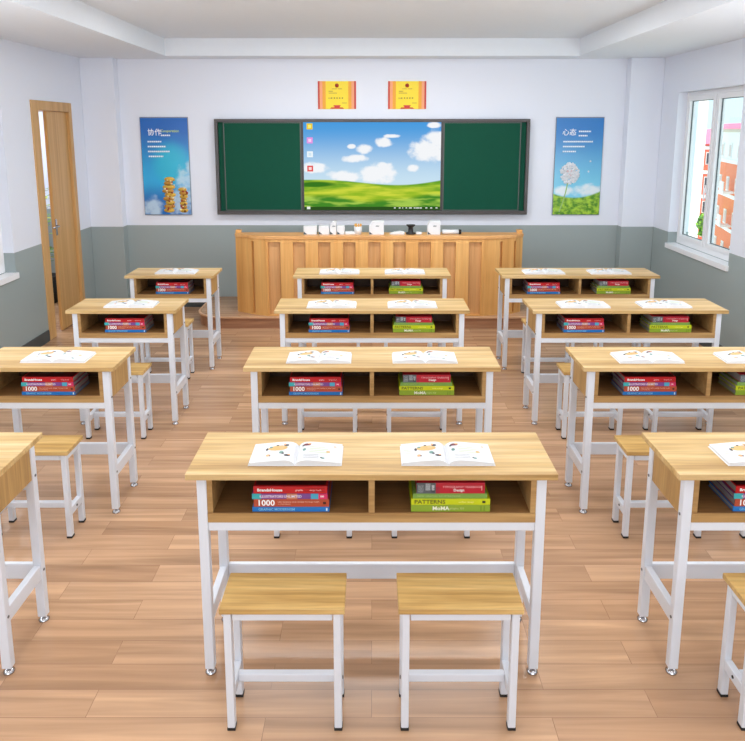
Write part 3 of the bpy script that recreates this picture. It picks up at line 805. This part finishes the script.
# open picture book
def make_open_book():
    r = thing('open_book', '', 'book')
    HW, DP = .153, .138
    GL = plain('picture_line_grey', (168, 172, 172), .6)
    def zs(u):   # page surface height, u 0 (gutter) .. 1 (edge)
        return .004 + .021 * (1 - math.exp(-u * 10)) * (1 - .70 * u)
    cv = MB(); cv.box(-HW - .003, HW + .003, -.001, DP + .002, 0, .002, plain('open_cover', (232, 234, 238), .4)); cv.build('cover', r)
    ST = plain('picture_sand', (212, 176, 112), .6); DKc = plain('picture_dark', (70, 66, 70), .6); RD = plain('picture_maroon', (120, 50, 56), .6)
    GN = plain('picture_green', (196, 214, 170), .6); TE = plain('picture_teal', (110, 150, 140), .6); PK = plain('picture_peach', (238, 180, 130), .6)
    for s in (-1, 1):
        pts = [(s * HW * k / 16, zs(k / 16)) for k in range(17)]
        prof = [(s * 0, .002)] + pts + [(s * HW, .002)]
        m = MB(); t = bmesh.new()
        lo = [t.verts.new((a, 0, c)) for a, c in prof]; hi = [t.verts.new((a + 0, DP, c)) for a, c in prof]
        t.faces.new(lo); t.faces.new(hi)
        for k in range(len(prof)):
            k2 = (k + 1) % len(prof); f_ = t.faces.new((lo[k], lo[k2], hi[k2], hi[k]))
        bmesh.ops.recalc_face_normals(t, faces=t.faces); m._add(t, M_page); pg = m.build('page_block', r)
        PMS = [MB()]; pm = PMS[0]
        def patch(u0, u1, v0, v1, mat, lift=.0006):
            n = 5
            for k in range(n):
                a, c = u0 + (u1 - u0) * k / n, u0 + (u1 - u0) * (k + 1) / n
                P = [(s * HW * a, v0 * DP, zs(a) + lift), (s * HW * c, v0 * DP, zs(c) + lift), (s * HW * c, v1 * DP, zs(c) + lift), (s * HW * a, v1 * DP, zs(a) + lift)]
                if s < 0: P = P[::-1]
                pm.quad(*P, mat)
        def ell(u, v, ru, rv, mat, lift=.0006):
            i = pm.mi(mat); n = 14
            vs_ = [pm.bm.verts.new((s * HW * (u + ru * math.cos(2 * PI * k / n)), DP * (v + rv * math.sin(2 * PI * k / n)), zs(max(.01, u + ru * math.cos(2 * PI * k / n))) + lift)) for k in range(n)]
            if s < 0: vs_ = vs_[::-1]
            f_ = pm.bm.faces.new(vs_); f_.material_index = i
        if s < 0:    # u runs from gutter to the left edge
            ell(.44, .66, .22, .13, ST); ell(.36, .70, .06, .09, PK, .0009); ell(.26, .80, .06, .05, DKc, .0009); ell(.30, .84, .03, .04, PK, .0012)
            ell(.68, .62, .03, .07, DKc, .0009); ell(.60, .72, .04, .04, TE, .0009); ell(.46, .80, .03, .03, DKc, .0009)
            ell(.34, .42, .05, .07, TE); ell(.30, .36, .03, .04, DKc, .0009); ell(.20, .27, .07, .05, DKc); ell(.16, .31, .03, .03, PK, .0009)
            ell(.62, .30, .05, .06, PK); ell(.58, .27, .02, .03, DKc, .0009)
            for k in range(3): patch(.78, .95, .62 - k * .09, .64 - k * .09, GN)
        else:
            ell(.20, .84, .09, .06, RD); ell(.26, .88, .04, .04, PK, .0009); ell(.12, .80, .03, .04, DKc, .0009); ell(.16, .58, .04, .07, TE)
            for k in range(4): patch(.28, .62 + .08 * (k % 2), .70 - k * .09, .73 - k * .09, GN)
            for k in range(3): patch(.16, .5, .30 - k * .08, .32 - k * .08, GL)
            ell(.70, .50, .05, .05, ST); ell(.60, .16, .04, .04, TE); ell(.56, .18, .02, .03, DKc, .0009); ell(.84, .80, .04, .03, PK)
        pm.build('picture_print', pg)
    return r

# ------------------------------------------------------------------ lay the classroom out
ROWY = [2.056, 3.069, 4.100, 5.122]
ROWN = ['front-row', 'second-row', 'third-row', 'back-row']
P_double = make_desk(1.2, True); P_single = make_desk(.67, False); P_stool = make_stool(); P_open = make_open_book()
P_red = red_stack_protos(); P_green = green_stack_protos()
used = set()
def inst(p, loc, label, group, rz=0):
    o = p if id(p) not in used else copy_tree(p)
    used.add(id(p)); o.location = loc; o.rotation_euler = (0, 0, rz); o['label'] = label; o['group'] = group
    return o
XS = -1.558
XC, XRC = 0.0, .9955 + .608
used_stack = set()
def stack(kind, x, y, where):
    P = P_red if kind == 'red' else P_green
    first = kind not in used_stack; used_stack.add(kind)
    place_stack(P, first, x, y, .6112, where, 'red topped book stacks in the desk shelves' if kind == 'red' else 'green book stacks in the desk shelves')
for i, Y in enumerate(ROWY):
    rn = ROWN[i]
    # left column: single desks
    inst(P_single, (XS, Y, 0), 'single white-framed wooden desk, %s desk of the left column' % rn, 'single desks of the left column')
    if i > 0:
        inst(P_stool, (XS - .008, Y - (.205 if i == 0 else .190), 0), 'wooden-seat stool in front of the %s single desk at left' % rn, 'stools')
        inst(P_open, (XS + .026, Y + .065, .7602), 'open picture book on the %s single desk at left' % rn, 'open picture books on the desks')
        stack('red', XS + .012, Y + .032, 'stack inside the %s left desk' % rn)
    # middle column
    inst(P_double, (XC, Y, 0), 'double white-framed wooden desk, %s desk of the middle column' % rn, 'double desks')
    for s, nm in ((-1, 'left'), (1, 'right')):
        inst(P_stool, (XC + s * .2725, Y - (.205 if i == 0 else .190), 0), 'wooden-seat stool at the %s half of the %s middle desk' % (nm, rn), 'stools')
        inst(P_open, (XC + s * .2555, Y + .058, .7602), 'open picture book on the %s half of the %s middle desk' % (nm, rn), 'open picture books on the desks')
    stack('red', XC - .268, Y + .030, 'stack inside the %s middle desk' % rn)
    stack('green', XC + .262, Y + .030, 'stack inside the %s middle desk' % rn)
    # right column
    inst(P_double, (XRC, Y, 0), 'double white-framed wooden desk, %s desk of the right column' % rn, 'double desks')
    inst(P_stool, (XRC - .261, Y - (.205 if i == 0 else .190), 0), 'wooden-seat stool at the left half of the %s right desk' % rn, 'stools')
    inst(P_open, (XRC - .262, Y + .058, .7602), 'open picture book on the left half of the %s right desk' % rn, 'open picture books on the desks')
    stack('red', XRC - .275, Y + .032, 'stack inside the %s right desk' % rn)
    if i > 0:
        inst(P_stool, (XRC + .290, Y - (.205 if i == 0 else .190), 0), 'wooden-seat stool at the right half of the %s right desk' % rn, 'stools')
        inst(P_open, (XRC + .251, Y + .058, .7602), 'open picture book on the right half of the %s right desk' % rn, 'open picture books on the desks')
        stack('green', XRC + .266, Y + .032, 'stack inside the %s right desk' % rn)

# unseen glowing panels added in the tray to light the room
for k, (x, y) in enumerate(ADDED_PANELS):
    r = struct(bpy.data.objects.new('trim_%d' % (k + 3), None)); C.objects.link(r); r.location = (x, y, ZT)
    m = MB(); m.box(-.30, .30, -.60, .60, -.02, 0, M_white, .004); m.build('added_panel_housing', r)
    m = MB(); m.box(-.28, .28, -.58, .58, -.024, -.0205, emit('added_panel_glow', (255, 252, 246), 1.6)); m.build('added_panel_glow', r)

# ================================================================== OUTSIDE AND CORRIDOR
g = MB(); g.box(4, 140, -20, 180, -12.2, -12, plain('outdoor_ground', (206, 214, 206), .8)); struct(g.build('ground'))
# white tower block
tw = thing('white_tower', 'tall plain white building seen through the left pane of the right window', 'building', (36.0, 80, -12))
m = MB(); wm = plain('render_white', (250, 250, 250), .8); m.box(-4.2, 2.5, 0, 6, 0, 26, wm); m.build('wall', tw)
m = MB(); m.box(-3.4, 2.7, -.2, 6.2, 26, 26.6, wm); m.build('parapet', tw)
# pink-roofed block
pk = thing('pink_roofed_building', 'orange building with pink roof and dark windows behind the window mullion', 'building', (42.6, 85, -12))
m = MB(); orn = plain('orange_render', (236, 104, 70), .8); m.box(-2.0, 6, 0, 8, 0, 12.2, orn)
for z in (0.2, 3.2, 6.2, 9.2): m.box(-2.05, 6.05, -.08, 8, z + 2.35, z + 2.75, wm)
m.build('wall', pk)
m = MB(); m.prism([(-.3, 12.2), (8.3, 12.2), (6.5, 14.0), (1.5, 14.0)], -2.3, 6.3, plain('pink_roof', (240, 120, 150), .7), 0, 'x'); m.build('roof', pk)
for z in (.7, 3.7, 6.7, 9.7):
    for x in (-1.5, -.45, .6, 1.7):
        w_ = MB(); w_.box(x, x + .8, -.06, .02, z, z + 1.5, plain('outdoor_window_frame', (236, 236, 236), .5)); w_ = w_.build('window', pk)
        q = MB(); dg = plain('outdoor_glass', (60, 62, 70), .2); q.box(x + .08, x + .36, -.09, -.05, z + .1, z + 1.4, dg); q.box(x + .44, x + .72, -.09, -.05, z + .1, z + 1.4, dg); q.build('pane', w_)
# near orange and white block, long side receding
ob = thing('orange_apartment_block', 'orange and white apartment block with pink roof edge in the right window pane', 'building', (35.2, 70, -12), math.atan2(-2.1, -.6))
# local +x runs along the facade towards the viewer, facade faces local -y ... (towards the room)
L_ = 26
s_out = 1
m = MB(); om = plain('orange_light_render', (246, 140, 96), .8)
m.box(-1, L_, 0, 12, 0, 10.8, om); m.box(-1, L_, .02, 12, 10.8, 13.7, wm)
for z in (0.6, 3.6, 6.7, 9.9): m.box(-1.03, L_ + .03, -.06, 12, z + .9, z + 1.25, wm)
m.build('wall', ob)
m = MB(); m.box(-1.3, L_ + .3, -.5, 12, 13.7, 14.0, plain('cornice_sand', (214, 204, 184), .7)); m.build('cornice', ob)
m = MB(); m.prism([(-.6, 14.0), (10, 14.0), (9, 14.5), (.2, 14.5)], -.8, L_, plain('pink_roof', (240, 120, 150), .7), 0, 'x'); m.build('roof', ob)
for z in (2.0, 5.1, 8.2, 11.3):
    for x in (1.2, 4.6, 8.2, 11.8, 15.4):
        w_ = MB(); w_.box(x, x + 1.0, -.08, .02, z, z + 1.35, plain('outdoor_window_frame', (236, 236, 236), .5)); w_ = w_.build('window', ob)
        q = MB(); q.box(x + .14, x + .86, -.1, -.05, z + .14, z + 1.2, plain('outdoor_glass_pale', (196, 176, 170), .3)); q.build('pane', w_)
for z in (2.3, 5.4, 8.5):
    q = MB(); q.box(6.3, 7.7, -.9, 0, z - .4, z - .2, wm); q.box(6.3, 7.7, -.95, -.85, z - .2, z + .7, wm); q.build('balcony', ob)

def tree(x, y, z, r, h, label, seed):
    random.seed(seed)
    t = thing('tree', label, 'tree', (x, y, z))
    m = MB(); m.tube([(0, 0, 0), (.1, 0, h * .5), (0, .1, h * .8)], [.25, .18, .1], plain('bark', (110, 88, 66), .9)); m.build('trunk', t)
    m = MB(); cols = [plain('leaf_a', (112, 168, 40), .7), plain('leaf_b', (150, 200, 64), .7), plain('leaf_c', (72, 128, 34), .7)]
    for k in range(420):
        a = random.uniform(0, 2 * PI); e = math.acos(random.uniform(-1, 1)); rr = r * random.uniform(.55, 1.05)
        c = Vector((rr * math.sin(e) * math.cos(a), rr * math.sin(e) * math.sin(a), h * .80 + rr * 1.7 * math.cos(e)))
        s_ = random.uniform(.12, .3); n = Vector((random.uniform(-1, 1), random.uniform(-1, 1), random.uniform(-1, 1))).normalized()
        u = n.orthogonal().normalized() * s_; v = n.cross(u).normalized() * s_ * .7
        m.quad(c - u, c - v, c + u, c + v, cols[k % 3])
    m.build('foliage', t)
tree(29.45, 60, -12, .62, 7.0, 'bright green tree rising beside the mullion outside the right window', 1)

# potted plant in the corridor
pp = thing('potted_plant', 'tall green leafy plant in a black pot seen through the door gap', 'plant', (-3.55, 7.30, 0))
m = MB(); m.lathe(0, 0, [(0, 0), (.10, 0), (.14, .30), (.12, .30), (.11, .27), (0, .27)], M_black); m.build('pot', pp)
m = MB(); m.tube([(0, 0, .25), (.02, 0, .7), (0, .02, 1.2)], [.015, .012, .006], plain('plant_stem', (90, 100, 50), .7)); m.build('stem', pp)
m = MB(); random.seed(11); lf = [plain('plant_leaf_a', (146, 188, 70), .5), plain('plant_leaf_b', (104, 152, 56), .5), plain('plant_leaf_c', (190, 206, 94), .5)]
for k in range(110):
    z = random.uniform(.38, 1.22); a = random.uniform(0, 2 * PI); l = random.uniform(.06, .13)
    d_ = Vector((math.cos(a), math.sin(a), random.uniform(-.2, .6))).normalized(); sd = d_.cross(Vector((0, 0, 1))).normalized() * l * .28
    p0 = Vector((0, 0, z)) + d_ * .03; m.quad(p0, p0 + d_ * l * .5 + sd, p0 + d_ * l, p0 + d_ * l * .5 - sd, lf[k % 3])
m.build('foliage', pp)
